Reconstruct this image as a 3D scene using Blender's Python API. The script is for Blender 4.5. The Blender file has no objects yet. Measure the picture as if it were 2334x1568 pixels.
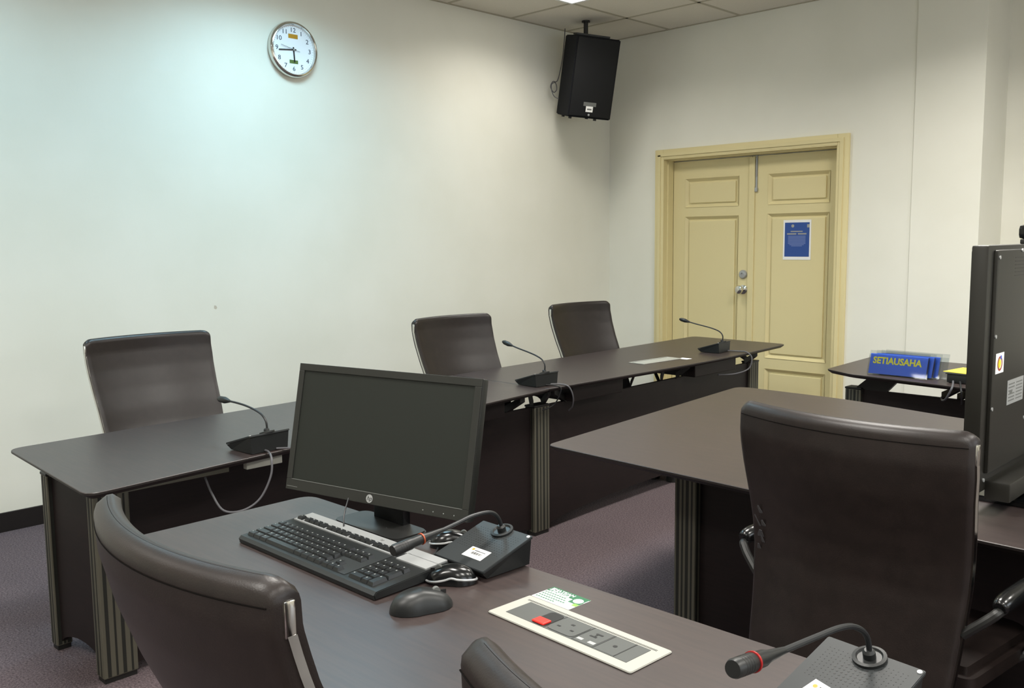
import bpy, bmesh, math, random
from mathutils import Vector, Matrix
random.seed(4)
PI = math.pi
COL = bpy.context.scene.collection
V = Vector

# ------------------------------------------------------------------ materials
def srgb(r, g, b):
    def f(c):
        c /= 255.0
        return c / 12.92 if c <= 0.04045 else ((c + 0.055) / 1.055) ** 2.4
    return (f(r), f(g), f(b), 1.0)

def mat(name, col, rough=0.5, metal=0.0, noise=None, bump=None, spec=0.5, coat=0.0, trans=0.0, emit=None, ior=1.5, stretch=None, alpha=None):
    m = bpy.data.materials.new(name); m.use_nodes = True
    nt = m.node_tree; b = nt.nodes['Principled BSDF']
    b.inputs['Base Color'].default_value = col
    b.inputs['Roughness'].default_value = rough
    b.inputs['Metallic'].default_value = metal
    b.inputs['Specular IOR Level'].default_value = spec
    b.inputs['Coat Weight'].default_value = coat
    b.inputs['IOR'].default_value = ior
    if trans: b.inputs['Transmission Weight'].default_value = trans
    if alpha is not None: b.inputs['Alpha'].default_value = alpha
    if emit:
        b.inputs['Emission Color'].default_value = emit[0]; b.inputs['Emission Strength'].default_value = emit[1]
    tc = None
    def coords():
        nonlocal tc
        if tc is None:
            t = nt.nodes.new('ShaderNodeTexCoord'); mp = nt.nodes.new('ShaderNodeMapping')
            if stretch: mp.inputs['Scale'].default_value = stretch
            nt.links.new(t.outputs['Object'], mp.inputs['Vector']); tc = mp.outputs['Vector']
        return tc
    if noise:
        sc, c2, detail = noise
        n = nt.nodes.new('ShaderNodeTexNoise'); n.inputs['Scale'].default_value = sc; n.inputs['Detail'].default_value = detail
        r = nt.nodes.new('ShaderNodeValToRGB')
        r.color_ramp.elements[0].position = 0.35; r.color_ramp.elements[1].position = 0.65
        r.color_ramp.elements[0].color = col; r.color_ramp.elements[1].color = c2
        nt.links.new(coords(), n.inputs['Vector']); nt.links.new(n.outputs['Fac'], r.inputs['Fac'])
        nt.links.new(r.outputs['Color'], b.inputs['Base Color'])
    if bump:
        sc, st, dist = bump
        n = nt.nodes.new('ShaderNodeTexNoise'); n.inputs['Scale'].default_value = sc; n.inputs['Detail'].default_value = 4
        bp = nt.nodes.new('ShaderNodeBump'); bp.inputs['Strength'].default_value = st; bp.inputs['Distance'].default_value = dist
        nt.links.new(coords(), n.inputs['Vector']); nt.links.new(n.outputs['Fac'], bp.inputs['Height'])
        nt.links.new(bp.outputs['Normal'], b.inputs['Normal'])
    return m

M = {}
M['wall'] = mat('wall_paint', srgb(231, 230, 219), 0.6, noise=(2.2, srgb(227, 226, 214), 3), bump=(60, 0.12, 0.002), spec=0.3)
M['ceil'] = mat('ceiling_board', srgb(226, 221, 210), 0.9, noise=(160, srgb(219, 214, 203), 4), bump=(220, 0.3, 0.002), spec=0.1)
M['grid'] = mat('ceiling_grid_metal', srgb(176, 170, 152), 0.6)
M['carpet'] = mat('carpet_pile', srgb(82, 73, 76), 1.0, noise=(150, srgb(120, 107, 111), 8), bump=(260, 1.0, 0.006), spec=0.05)
M['base'] = mat('baseboard_vinyl', srgb(24, 19, 18), 0.5)
M['door'] = mat('door_paint', srgb(219, 206, 158), 0.5, bump=(40, 0.05, 0.002), spec=0.35)
M['top'] = mat('table_laminate', srgb(47, 39, 38), 0.38, noise=(9, srgb(56, 46, 44), 6), stretch=(1, 14, 1), spec=0.70)
M['topx'] = mat('table_laminate_lengthwise', srgb(47, 39, 38), 0.38, noise=(9, srgb(56, 46, 44), 6), stretch=(1, 14, 1), spec=0.70)
M['edge'] = mat('table_edge_band', srgb(24, 18, 16), 0.5)
M['panel'] = mat('dark_wood_panel', srgb(26, 20, 20), 0.5, noise=(12, srgb(31, 23, 23), 5), stretch=(1, 1, 12), spec=0.3)
M['alu'] = mat('brushed_aluminium', srgb(106, 104, 92), 0.5, metal=0.55)
M['groove'] = mat('dark_groove_rubber', srgb(26, 27, 22), 0.6)
M['blk'] = mat('black_powder_coat', srgb(26, 26, 25), 0.45)
M['leather'] = mat('brown_leather', srgb(35, 28, 26), 0.40, noise=(30, srgb(30, 24, 22), 5), bump=(420, 0.22, 0.0008), spec=0.4)
M['seam'] = mat('seam_thread', srgb(14, 11, 10), 0.9, spec=0.1)
M['mirror'] = mat('polished_black_glass', srgb(12, 13, 14), 0.05, spec=0.8)
M['chrome'] = mat('chrome', srgb(214, 212, 206), 0.12, metal=1.0)
M['plast'] = mat('black_plastic', srgb(23, 25, 25), 0.42, bump=(500, 0.1, 0.0004))
M['plate'] = mat('grey_black_metal_plate', srgb(38, 41, 42), 0.5, spec=0.35, bump=(600, 0.1, 0.0004))
M['gloss'] = mat('glossy_black_plastic', srgb(14, 15, 16), 0.22)
M['silver'] = mat('silver_plastic', srgb(165, 167, 167), 0.32, metal=0.3)
M['white'] = mat('white_plastic', srgb(236, 238, 240), 0.4)
M['paper'] = mat('white_paper', srgb(238, 238, 236), 0.7)
M['grey'] = mat('grey_plastic', srgb(100, 102, 99), 0.5)
M['insert'] = mat('socket_insert_grey', srgb(74, 76, 74), 0.5)
M['beige'] = mat('off_white_frame', srgb(158, 158, 150), 0.45)
M['screen'] = mat('matte_screen', srgb(32, 35, 31), 0.6, spec=0.25)
M['bezel'] = mat('monitor_bezel', srgb(30, 31, 28), 0.4)
M['key'] = mat('keycap', srgb(24, 26, 27), 0.4)
M['legend'] = mat('key_legend_white', srgb(128, 132, 130), 0.5)
M['red'] = mat('red_plastic', srgb(225, 42, 30), 0.4)
M['dred'] = mat('dark_red_ring', srgb(150, 26, 26), 0.35)
M['orange'] = mat('orange_ring', srgb(150, 62, 26), 0.4)
M['cable'] = mat('grey_cable', srgb(84, 84, 88), 0.45)
M['bcable'] = mat('black_cable', srgb(24, 26, 28), 0.45)
M['blue'] = mat('blue_card', srgb(52, 96, 206), 0.45)
M['yellow'] = mat('yellow_ink', srgb(222, 214, 40), 0.5)
M['yelp'] = mat('yellow_paper', srgb(240, 222, 70), 0.6)
M['navy'] = mat('poster_blue', srgb(38, 74, 146), 0.5)
M['pale'] = mat('poster_pale_text', srgb(110, 128, 182), 0.5)
M['green'] = mat('sticker_green', srgb(32, 96, 62), 0.4)
M['lime'] = mat('sticker_lime', srgb(120, 178, 70), 0.4)
M['gold'] = mat('gold_sticker', srgb(184, 136, 30), 0.5)
M['olive'] = mat('green_sticker', srgb(88, 112, 52), 0.5)
M['num'] = mat('clock_ink', srgb(48, 58, 76), 0.5)
M['black'] = mat('black_ink', srgb(16, 16, 16), 0.5)
M['face'] = mat('clock_face', srgb(240, 244, 250), 0.35)
M['spk'] = mat('speaker_carpet_black', srgb(27, 28, 31), 0.9, bump=(300, 0.6, 0.001), spec=0.2)
M['grille'] = mat('speaker_grille', srgb(17, 18, 20), 0.6, bump=(700, 0.8, 0.001), spec=0.3)
M['lightface'] = mat('lamp_diffuser', srgb(240, 240, 235), 0.6, emit=((1.0, 0.97, 0.90, 1), 2.6))
M['lightcool'] = mat('lamp_diffuser_cool', srgb(230, 240, 245), 0.6, emit=((0.72, 0.92, 1.0, 1), 2.6))
M['fill_glow'] = mat('fill_pane_glow', srgb(220, 230, 240), 0.5, emit=((0.86, 0.93, 1.0, 1), 2.2))  # glow of the added fill windows on the right wall
M['tvback'] = mat('television_back', srgb(32, 31, 27), 0.36, bump=(400, 0.1, 0.0005))
M['scuff'] = mat('grey_scuff', srgb(78, 76, 78), 0.8)
M['smudge'] = mat('wall_smudge', srgb(196, 188, 172), 0.7)
# clear acrylic
def acrylic():
    m = bpy.data.materials.new('clear_acrylic'); m.use_nodes = True
    nt = m.node_tree; nt.nodes.clear()
    o = nt.nodes.new('ShaderNodeOutputMaterial'); mx = nt.nodes.new('ShaderNodeMixShader')
    t = nt.nodes.new('ShaderNodeBsdfTransparent'); g = nt.nodes.new('ShaderNodeBsdfGlossy'); fr = nt.nodes.new('ShaderNodeFresnel')
    t.inputs['Color'].default_value = (0.90, 0.92, 0.93, 1); g.inputs['Roughness'].default_value = 0.03; fr.inputs['IOR'].default_value = 1.5
    nt.links.new(fr.outputs[0], mx.inputs[0]); nt.links.new(t.outputs[0], mx.inputs[1]); nt.links.new(g.outputs[0], mx.inputs[2])
    nt.links.new(mx.outputs[0], o.inputs['Surface'])
    return m
M['acryl'] = acrylic()

# ------------------------------------------------------------------ mesh helpers
class MB:
    def __init__(s): s.bm = bmesh.new()
    def _add(s, verts, faces, mi=0):
        vs = [s.bm.verts.new(v) for v in verts]
        for f in faces:
            try:
                fc = s.bm.faces.new([vs[i] for i in f]); fc.material_index = mi
            except ValueError: pass
        return vs
    def box(s, lo, hi, bev=0.0, mi=0, mx=None):
        t = bmesh.new(); bmesh.ops.create_cube(t, size=1)
        c = [(a + b) / 2 for a, b in zip(lo, hi)]; d = [abs(b - a) for a, b in zip(lo, hi)]
        for v in t.verts: v.co = V((v.co.x * d[0] + c[0], v.co.y * d[1] + c[1], v.co.z * d[2] + c[2]))
        if bev: bmesh.ops.bevel(t, geom=list(t.edges), offset=min(bev, min(d) * 0.45), segments=2, affect='EDGES', profile=0.6)
        s.merge(t, mi, mx); return s
    def merge(s, t, mi=0, mx=None):
        if mx is not None: bmesh.ops.transform(t, matrix=mx, verts=t.verts)
        t.verts.ensure_lookup_table()
        mp = {v: s.bm.verts.new(v.co) for v in t.verts}
        for f in t.faces:
            nf = s.bm.faces.new([mp[v] for v in f.verts]); nf.material_index = mi
        t.free()
    def cyl(s, a, b, r, r2=None, n=20, mi=0, caps=True):
        a, b = V(a), V(b); r2 = r if r2 is None else r2
        d = (b - a).normalized(); u = d.orthogonal().normalized(); w = d.cross(u)
        A = [a + (u * math.cos(2 * PI * i / n) + w * math.sin(2 * PI * i / n)) * r for i in range(n)]
        B = [b + (u * math.cos(2 * PI * i / n) + w * math.sin(2 * PI * i / n)) * r2 for i in range(n)]
        fs = [(i, (i + 1) % n, n + (i + 1) % n, n + i) for i in range(n)]
        if caps: fs += [tuple(reversed(range(n))), tuple(range(n, 2 * n))]
        s._add(A + B, fs, mi); return s
    def tube(s, pts, r, n=10, mi=0, radii=None, smooth=True):
        pts = [V(p) for p in pts]
        if smooth: pts, radii = spline(pts, radii)
        N = len(pts); rings = []
        d0 = (pts[1] - pts[0]).normalized(); u = d0.orthogonal().normalized()
        for i, p in enumerate(pts):
            d = (pts[min(i + 1, N - 1)] - pts[max(i - 1, 0)]).normalized()
            u = (u - d * u.dot(d)).normalized(); w = d.cross(u)
            rr = radii[i] if radii else r
            rings.append([p + (u * math.cos(2 * PI * k / n) + w * math.sin(2 * PI * k / n)) * rr for k in range(n)])
        vs = [v for ring in rings for v in ring]
        fs = [(i * n + k, i * n + (k + 1) % n, (i + 1) * n + (k + 1) % n, (i + 1) * n + k) for i in range(N - 1) for k in range(n)]
        fs += [tuple(reversed(range(n))), tuple(range((N - 1) * n, N * n))]
        s._add(vs, fs, mi); return s
    def lathe(s, prof, n=32, mi=0, mx=None):
        t = bmesh.new(); rings = []
        for r, z in prof:
            if r < 1e-6: rings.append([t.verts.new((0, 0, z))])
            else: rings.append([t.verts.new((r * math.cos(2 * PI * k / n), r * math.sin(2 * PI * k / n), z)) for k in range(n)])
        for A, B in zip(rings, rings[1:]):
            for k in range(n):
                k2 = (k + 1) % n
                if len(A) == 1 and len(B) == 1: continue
                if len(A) == 1: t.faces.new([A[0], B[k2], B[k]])
                elif len(B) == 1: t.faces.new([A[k], A[k2], B[0]])
                else: t.faces.new([A[k], A[k2], B[k2], B[k]])
        s.merge(t, mi, mx); return s
    def prism(s, poly, z0, z1, mi=0, bev=0.0, mx=None, mi_side=None):
        t = bmesh.new(); vs = [t.verts.new((x, y, z0)) for x, y in poly]
        f = t.faces.new(vs); f.normal_update()
        if f.normal.z > 0: f.normal_flip()
        r = bmesh.ops.extrude_face_region(t, geom=[f])
        for v in [g for g in r['geom'] if isinstance(g, bmesh.types.BMVert)]: v.co.z = z1
        bmesh.ops.recalc_face_normals(t, faces=t.faces)
        if bev:
            es = [e for e in t.edges if abs(e.verts[0].co.z - e.verts[1].co.z) < 1e-6]
            bmesh.ops.bevel(t, geom=es, offset=bev, segments=2, affect='EDGES')
        s.merge(t, mi, mx); return s
    def quad(s, a, b, c, d, mi=0): s._add([V(a), V(b), V(c), V(d)], [(0, 1, 2, 3)], mi); return s
    def obj(s, name, mats, parent=None, smooth=35, loc=None, fix=True):
        if fix: bmesh.ops.recalc_face_normals(s.bm, faces=s.bm.faces)
        me = bpy.data.meshes.new(name); s.bm.to_mesh(me); s.bm.free()
        if not isinstance(mats, (list, tuple)): mats = [mats]
        for m in mats: me.materials.append(m)
        if smooth:
            for p in me.polygons: p.use_smooth = True
            me.set_sharp_from_angle(angle=math.radians(smooth))
        o = bpy.data.objects.new(name, me); COL.objects.link(o)
        if parent is not None:
            o.parent = parent
            off = parent.get('_w')
            if off is not None and loc is None: o.location = -V(off)
        if loc is not None: o.location = loc
        return o

def spline(pts, radii=None, sub=6):
    out, ro = [], ([] if radii else None)
    N = len(pts)
    for i in range(N - 1):
        p0, p1, p2, p3 = pts[max(i - 1, 0)], pts[i], pts[i + 1], pts[min(i + 2, N - 1)]
        for k in range(sub):
            t = k / sub
            out.append(0.5 * ((2 * p1) + (p2 - p0) * t + (2 * p0 - 5 * p1 + 4 * p2 - p3) * t * t + (3 * p1 - p0 - 3 * p2 + p3) * t ** 3))
            if radii: ro.append(radii[i] * (1 - t) + radii[i + 1] * t)
    out.append(pts[-1])
    if radii: ro.append(radii[-1])
    return out, ro

def tag(o, label=None, cat=None, group=None, kind=None):
    if label: o['label'] = label
    if cat: o['category'] = cat
    if group: o['group'] = group
    if kind: o['kind'] = kind
    return o

def thing(name, loc, label, cat, rotz=0, group=None, world=False):
    """an Empty at the thing's base; world=True when its parts are built in room coordinates"""
    e = bpy.data.objects.new(name, None); COL.objects.link(e)
    e.location = loc; e.rotation_euler = (0, 0, rotz); e.empty_display_size = 0.1
    if world: e['_w'] = list(loc)
    return tag(e, label, cat, group)

def copy_tree(o, parent=None):
    c = o.copy(); COL.objects.link(c)
    if parent is not None: c.parent = parent
    for ch in list(o.children): copy_tree(ch, c)
    return c

def struct(o): o['kind'] = 'structure'; return o

def text(name, s, size, loc, right, up, m, parent, ext=0.0004, align='CENTER', shear=0.0, bold=0.0, sx=1.0):
    cu = bpy.data.curves.new(name, 'FONT'); cu.body = s; cu.size = size; cu.align_x = align; cu.align_y = 'CENTER'
    cu.extrude = ext; cu.shear = shear; cu.offset = bold; cu.resolution_u = 3
    tmp = bpy.data.objects.new(name, cu); COL.objects.link(tmp)
    dg = bpy.context.evaluated_depsgraph_get(); me = bpy.data.meshes.new_from_object(tmp.evaluated_get(dg))
    bpy.data.objects.remove(tmp); bpy.data.curves.remove(cu)
    r, u = V(right).normalized(), V(up).normalized(); n = r.cross(u)
    mx = Matrix((r * sx, u, n)).transposed().to_4x4(); mx.translation = V(loc)
    me.transform(mx); me.name = name; me.materials.clear(); me.materials.append(m)
    o = bpy.data.objects.new(name, me); COL.objects.link(o); o.parent = parent
    off = parent.get('_w')
    if off is not None: o.location = -V(off)
    return o

def rounded(poly, rad, n=6):
    """round the corners of a polygon; rad: one radius or one per corner"""
    out = []; N = len(poly)
    for i in range(N):
        p, a, b = V(poly[i]), V(poly[i - 1]), V(poly[(i + 1) % N])
        r = rad[i] if isinstance(rad, (list, tuple)) else rad
        da, db = (a - p).normalized(), (b - p).normalized()
        if r <= 0 or abs(da.dot(db)) > 0.999: out.append((p.x, p.y)); continue
        p1, p2 = p + da * r, p + db * r
        for k in range(n + 1):
            t = k / n; q = p1 * (1 - t) ** 2 + p * 2 * t * (1 - t) + p2 * t * t
            out.append((q.x, q.y))
    return out

# ------------------------------------------------------------------ camera
f_px, yaw, pitch, roll = 2096.81, 0.77806, 0.1120, -0.00964
fw = V((-math.sin(yaw) * math.cos(pitch), math.cos(yaw) * math.cos(pitch), -math.sin(pitch)))
rt = V((math.cos(yaw), math.sin(yaw), 0)); up = rt.cross(fw)
r2 = rt * math.cos(roll) + up * math.sin(roll); u2 = -rt * math.sin(roll) + up * math.cos(roll)
cam = bpy.data.cameras.new('camera'); cam.sensor_width = 36; cam.lens = f_px / 2334 * 36; cam.clip_start = 0.05
co = bpy.data.objects.new('camera', cam); COL.objects.link(co)
mw = Matrix((r2, u2, -fw)).transposed().to_4x4(); mw.translation = V((4.7282, -5.9409, 1.3571))
co.matrix_world = mw
bpy.context.scene.camera = co

# ------------------------------------------------------------------ room shell
H = 2.924; XR, YB = 7.4, -8.2
struct(MB().box((-0.15, YB - .15, -0.1), (XR + .15, 0.9, 0.0)).obj('floor', M['carpet'], smooth=0))
struct(MB().box((-0.15, YB - .15, 0), (0, 0.15, H + .2)).obj('wall_left', M['wall'], smooth=0))
# back wall with door opening x .54-1.93, z<1.97, and an end at x 2.825 where it steps back
wb = MB().box((0, 0, 0), (0.54, 0.15, H + .2)).box((0.54, 0, 1.965), (1.93, 0.15, H + .2)).box((1.93, 0, 0), (2.42, 0.15, H + .2))
wb.box((2.42, -0.012, 0), (2.825, 0.45, H + .2)).box((0.5, 0.13, 0), (1.97, 0.15, 1.97))
struct(wb.obj('wall_back', M['wall'], smooth=0))
struct(MB().box((2.825, 0.40, 0), (XR, 0.55, H + .2)).obj('wall_recess', M['wall'], smooth=0))
struct(MB().box((XR, YB, 0), (XR + .15, 0.55, H + .2)).obj('wall_right', M['wall'], smooth=0))
struct(MB().box((0, YB - .15, 0), (XR, YB, H + .2)).obj('wall_front', M['wall'], smooth=0))
struct(MB().box((0, YB, 0), (0.012, 0, 0.093), .002).obj('baseboard_left', M['base'], smooth=0))
struct(MB().box((0.012, -0.012, 0), (0.465, 0, 0.093), .002).box((2.01, -0.012, 0), (2.419, 0, 0.093), .002).obj('baseboard_back', M['base'], smooth=0))
# two made-up windows, out of view, added to brighten the ceiling and walls
for n_, y_ in ((1, -2.6), (2, -5.6)):
    t = thing('window_%d' % n_, (XR, y_, 1.0), None, None, world=True); t['kind'] = 'structure'
    b = MB()
    for (p, q_) in (((y_ - .95, 1.0), (y_ + .95, 1.05)), ((y_ - .95, 2.25), (y_ + .95, 2.30)), ((y_ - .95, 1.05), (y_ - .90, 2.25)), ((y_ + .90, 1.05), (y_ + .95, 2.25)), ((y_ - .02, 1.05), (y_ + .02, 2.25))):
        b.box((XR - .03, p[0], p[1]), (XR - .001, q_[0], q_[1]))
    b.obj('window_frame', M['white'], t, smooth=0)
    MB().box((XR - .012, y_ - .90, 1.05), (XR - .004, y_ + .90, 2.25)).obj('pane', M['fill_glow'], t, smooth=0)
# suspended ceiling: boards and grid; the light panels sit in it
GX, GY = 0.575, -0.53
lights = []
for j in range(4):
    for (i, cool) in ((0, j == 1 or j == 2), (4, False), (8, False)):
        lights.append((GX + .6 * i, GY - .6 * (1 + 3 * j), cool))
cut = {(round(x, 3), round(y, 3)) for x, y, c in lights}
cb = MB(); gb = MB()
xs = [0.0] + [GX + .6 * i for i in range(12) if GX + .6 * i < XR] + [XR]
ys = [0.40, GY + .6 - .0] + [GY - .6 * j for j in range(13) if GY - .6 * j > YB] + [YB]
ys = sorted(set(round(v, 4) for v in ys), reverse=True)
ys = [0.0] + [v for v in ys if v < -0.01]
for a in range(len(xs) - 1):
    for b in range(len(ys) - 1):
        if (round(xs[a], 3), round(ys[b], 3)) in cut: continue
        cb.box((xs[a] + .008, ys[b + 1] + .008, H), (xs[a + 1] - .008, ys[b] - .008, H + .02), mi=0)
for x in xs[1:-1]: gb.box((x - .012, YB, H - .002), (x + .012, 0, H + .004))
for y in ys[1:-1]: gb.box((0, y - .012, H - .002), (XR, y + .012, H + .004))
gb.box((0, YB, H - .004), (.02, 0, H + .002)).box((0, -.02, H - .004), (2.83, 0, H + .002))
cb.box((0, YB, H + .021), (XR, 0.55, H + .06)).box((2.825, 0, H), (XR, 0.42, H + .02))
struct(cb.obj('ceiling', M['ceil'], smooth=0)); struct(gb.obj('trim_1', M['grid'], smooth=0))

# light panels (recessed, louvred: narrow spread)
def light_panel(x, y, cool, label):
    t = thing('ceiling_light', (x + .3, y - .3, H - .01), label, 'ceiling light', group='recessed square ceiling lights')
    f = MB()
    f.box((-.292, -.292, -.002), (.292, -.270, .010)).box((-.292, .270, -.002), (.292, .292, .010))
    f.box((-.292, -.270, -.002), (-.270, .270, .010)).box((.270, -.270, -.002), (.292, .270, .010))
    f.obj('frame', M['white'], t, smooth=0)
    MB().box((-.270, -.270, .002), (.270, .270, .008)).obj('diffuser', M['lightcool'] if cool else M['lightface'], t, smooth=0)
    return t
for n, (x, y, cool) in enumerate(lights):
    vis = (n == 0)
    light_panel(x, y, cool, 'bright ceiling light panel above the black loudspeaker, cut by the top of the photo' if vis else
                'square ceiling light panel out of view further from the corner')
    L = bpy.data.lights.new('ceiling_lamp', 'AREA'); L.shape = 'SQUARE'; L.size = 0.54
    L.spread = math.radians(150)
    near = (x < 1)
    L.energy = (8 if near else 24); L.color = (1.0, 0.965, 0.90)
    if cool: L.color = (0.48, 0.82, 1.0); L.energy = 14 if y > -3 else 8
    lo = bpy.data.objects.new('ceiling_lamp', L); COL.objects.link(lo)
    lo.location = (x + .3, y - .3, H - .02)

w = bpy.data.worlds.new('world'); bpy.context.scene.world = w; w.use_nodes = True
w.node_tree.nodes['Background'].inputs[0].default_value = (0.8, 0.87, 1, 1); w.node_tree.nodes['Background'].inputs[1].default_value = 0.3

# small marks on the left wall
sm = thing('wall_mark', (0.0005, -3.474, 1.007), 'small brownish scuff mark on the left wall above the tables', 'wall mark', world=True)
MB().prism([(-.010, -.007), (.006, -.009), (.012, .002), (.004, .010), (-.008, .004)], 0, .0006,
           mx=Matrix.Translation((0, -3.474, 1.007)) @ Matrix.Rotation(PI / 2, 4, 'Y')).obj('stain', M['smudge'], sm, smooth=0)

# ------------------------------------------------------------------ door
fr = MB()
O0, O1, I0, I1, ZT, ZI = 0.465, 2.010, 0.540, 1.930, 2.036, 1.965
for (a, b, c, d) in ((O0, I0, 0, ZT), (I1, O1, 0, ZT), (I0, I1, ZI, ZT)):
    fr.box((a, -0.022, c), (b, 0.0, d), .004)
fr.box((I0 - .02, -0.030, 0), (I0 - .045, -0.02, ZI + .03)).box((I1 + .045, -0.030, 0), (I1 + .02, -.02, ZI + .045)).box((I0 - .045, -.03, ZI + .02), (I1 + .02, -.02, ZI + .045))
# jamb lining with a stop
fr.box((I0 - .012, -.02, 0), (I0 + .004, .13, ZI)).box((I1 - .004, -.02, 0), (I1 + .012, .13, ZI)).box((I0, -.02, ZI - .004), (I1, .13, ZI + .012))
fr.box((I0 + .004, .03, 0), (I0 + .014, .098, ZI - .004)).box((I1 - .014, .03, 0), (I1 - .004, .098, ZI - .004)).box((I0 + .014, .03, ZI - .014), (I1 - .014, .098, ZI - .004))
struct(fr.obj('trim_2', M['door'], smooth=30))
def leaf(name, x0, x1, panels, label):
    t = thing(name, ((x0 + x1) / 2, 0.10, 0), None, None, world=True); t['kind'] = 'structure'
    b = MB(); yf = .10
    # stiles and rails around sunk panels
    px0, px1 = panels[0][0], panels[0][1]
    b.box((x0, yf, .005), (px0, .13, 1.945)).box((px1, yf, .005), (x1, .13, 1.945))
    zs = [.005] + sum([[p[2], p[3]] for p in panels], []) + [1.945]
    for k in range(0, len(zs), 2): b.box((px0, yf, zs[k]), (px1, .13, zs[k + 1]))
    b.obj('leaf', M['door'], t, smooth=0)
    for (a, c, z0, z1) in panels:
        q = MB()
        q.box((a, yf + .018, z0), (c, .128, z1))
        # moulding: bevelled strips round the panel and a raised field
        mo = .022
        for (A, B, C, D) in (((a, z0), (c, z0), (c - mo, z0 + mo), (a + mo, z0 + mo)), ((c, z0), (c, z1), (c - mo, z1 - mo), (c - mo, z0 + mo)),
                             ((c, z1), (a, z1), (a + mo, z1 - mo), (c - mo, z1 - mo)), ((a, z1), (a, z0), (a + mo, z0 + mo), (a + mo, z1 - mo))):
            q.quad((A[0], yf - .004, A[1]), (B[0], yf - .004, B[1]), (C[0], yf + .017, C[1]), (D[0], yf + .017, D[1]))
        q.box((a + .032, yf + .006, z0 + .032), (c - .032, yf + .02, z1 - .032), .008)
        q.obj('panel', M['door'], t, smooth=0, fix=False)
    return t
PL = [(0.665, 1.128, .10, .41), (0.665, 1.128, .49, 1.525), (0.665, 1.128, 1.595, 1.812)]
PR = [(1.365, 1.830, .10, .41), (1.365, 1.830, .49, 1.530), (1.365, 1.830, 1.595, 1.812)]
dl = leaf('door_1', 0.556, 1.232, PL, None)
dr = leaf('door_2', 1.238, 1.914, PR, None)
MB().box((1.216, .088, .01), (1.262, .100, 1.94), .003).obj('overlap_strip', M['door'], dr, smooth=0)
h = MB(); mxk = Matrix.Translation((1.178, .10, .982)) @ Matrix.Rotation(PI / 2, 4, 'X')
h.lathe([(0, 0), (.034, 0), (.034, .006), (.016, .012), (.014, .035), (.026, .045), (.031, .058), (.028, .070), (.012, .076), (0, .077)], mx=mxk)
h.obj('door_knob', M['chrome'], dl)
h = MB(); h.lathe([(0, 0), (.033, 0), (.033, .006), (.026, .016), (.012, .018), (.012, .012), (0, .012)], mx=Matrix.Translation((1.176, .10, 1.093)) @ Matrix.Rotation(PI / 2, 4, 'X'))
h.obj('deadbolt', M['silver'], dl)
h = MB(); h.box((1.266, .092, 1.72), (1.280, .099, 1.95), .002).cyl((1.273, .088, 1.80), (1.273, .088, 1.93), .004).box((1.264, .084, 1.69), (1.284, .099, 1.72), .003)
h.obj('flush_bolt', M['silver'], dr)
# poster taped on the right leaf
pt = thing('poster', (1.593, .104, 1.203), 'blue poster on white paper taped to the right door leaf', 'poster', world=True)
MB().box((1.488, .1035, 1.203), (1.698, .1045, 1.482)).obj('sheet', M['paper'], pt, smooth=0)
MB().box((1.500, .1028, 1.225), (1.686, .1034, 1.464)).obj('blue_print', M['navy'], pt, smooth=0)
MB().cyl((1.560, .1028, 1.440), (1.560, .1022, 1.440), .011).obj('emblem', M['beige'], pt)
MB().box((1.668, .1022, 1.428), (1.686, .1028, 1.450)).obj('emblem', M['beige'], pt, smooth=0)
q = MB(); q.box((1.545, .1022, 1.398), (1.635, .1028, 1.405)).box((1.518, .1022, 1.380), (1.588, .1028, 1.389)).box((1.600, .1022, 1.380), (1.664, .1028, 1.389))
q.obj('headline', M['beige'], pt, smooth=0)
q = MB()
for k in range(9):
    wd = .066 - (0.012 if k in (7,) else 0) - (0.026 if k == 8 else 0)
    q.box((1.592 - wd, .1022, 1.366 - k * .0085), (1.592 + wd, .1028, 1.3705 - k * .0085))
q.obj('paragraph', M['pale'], pt, smooth=0)

# ------------------------------------------------------------------ clock
ck = thing('wall_clock', (0, -2.935, 2.458), 'round chrome wall clock with white face on the left wall', 'clock', world=True)
mc = Matrix.Translation((0.0, -2.935, 2.458)) @ Matrix(((0, 0, 1, 0), (1, 0, 0, 0), (0, 1, 0, 0), (0, 0, 0, 1)))
q = MB(); q.lathe([(0, .001), (.150, .001), (.156, .012), (.157, .030), (.150, .044), (.141, .046), (.136, .038), (.135, .024)], n=64, mx=mc); q.obj('rim', M['chrome'], ck, smooth=60)
q = MB(); q.lathe([(0, .022), (.1355, .022), (.1355, .026), (0, .026)], n=64, mx=mc); q.obj('face', M['face'], ck)
for n_ in range(1, 13):
    a = PI / 2 - n_ * PI / 6; rr = .108
    text('numeral', str(n_), .036, (0.0268, -2.935 + rr * math.cos(a), 2.458 + rr * math.sin(a)), (0, 1, 0), (0, 0, 1), M['num'], ck, sx=1.1)
q = MB()
for k in range(60):
    a = k * PI / 30; l = .006 if k % 5 else .009
    q.box((-.0006, .126, .0262), (.0006, .126 + l * .6, .0268), mx=mc @ Matrix.Rotation(a, 4, 'Z'))
q.obj('minute_ticks', M['num'], ck, smooth=0)
def hand(name, ang, length, wd, z, tail):
    q = MB(); q.box((-wd / 2, -tail, z), (wd / 2, length, z + .0015), mx=mc @ Matrix.Rotation(-ang, 4, 'Z')); q.obj(name, M['black'], ck, smooth=0)
hand('minute_hand', math.radians(44 * 6), .098, .006, .030, .016)
hand('hour_hand', math.radians(176), .070, .008, .028, .014)
hand('second_hand', math.radians(283), .085, .0018, .032, .04)
q = MB(); q.lathe([(0, .026), (.006, .026), (.006, .034), (0, .034)], n=16, mx=mc); q.obj('hub', M['silver'], ck)
q = MB(); q.box((-.031, .062, .0265), (.031, .086, .0272), mx=mc); q.obj('gold_sticker', M['gold'], ck, smooth=0)
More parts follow.
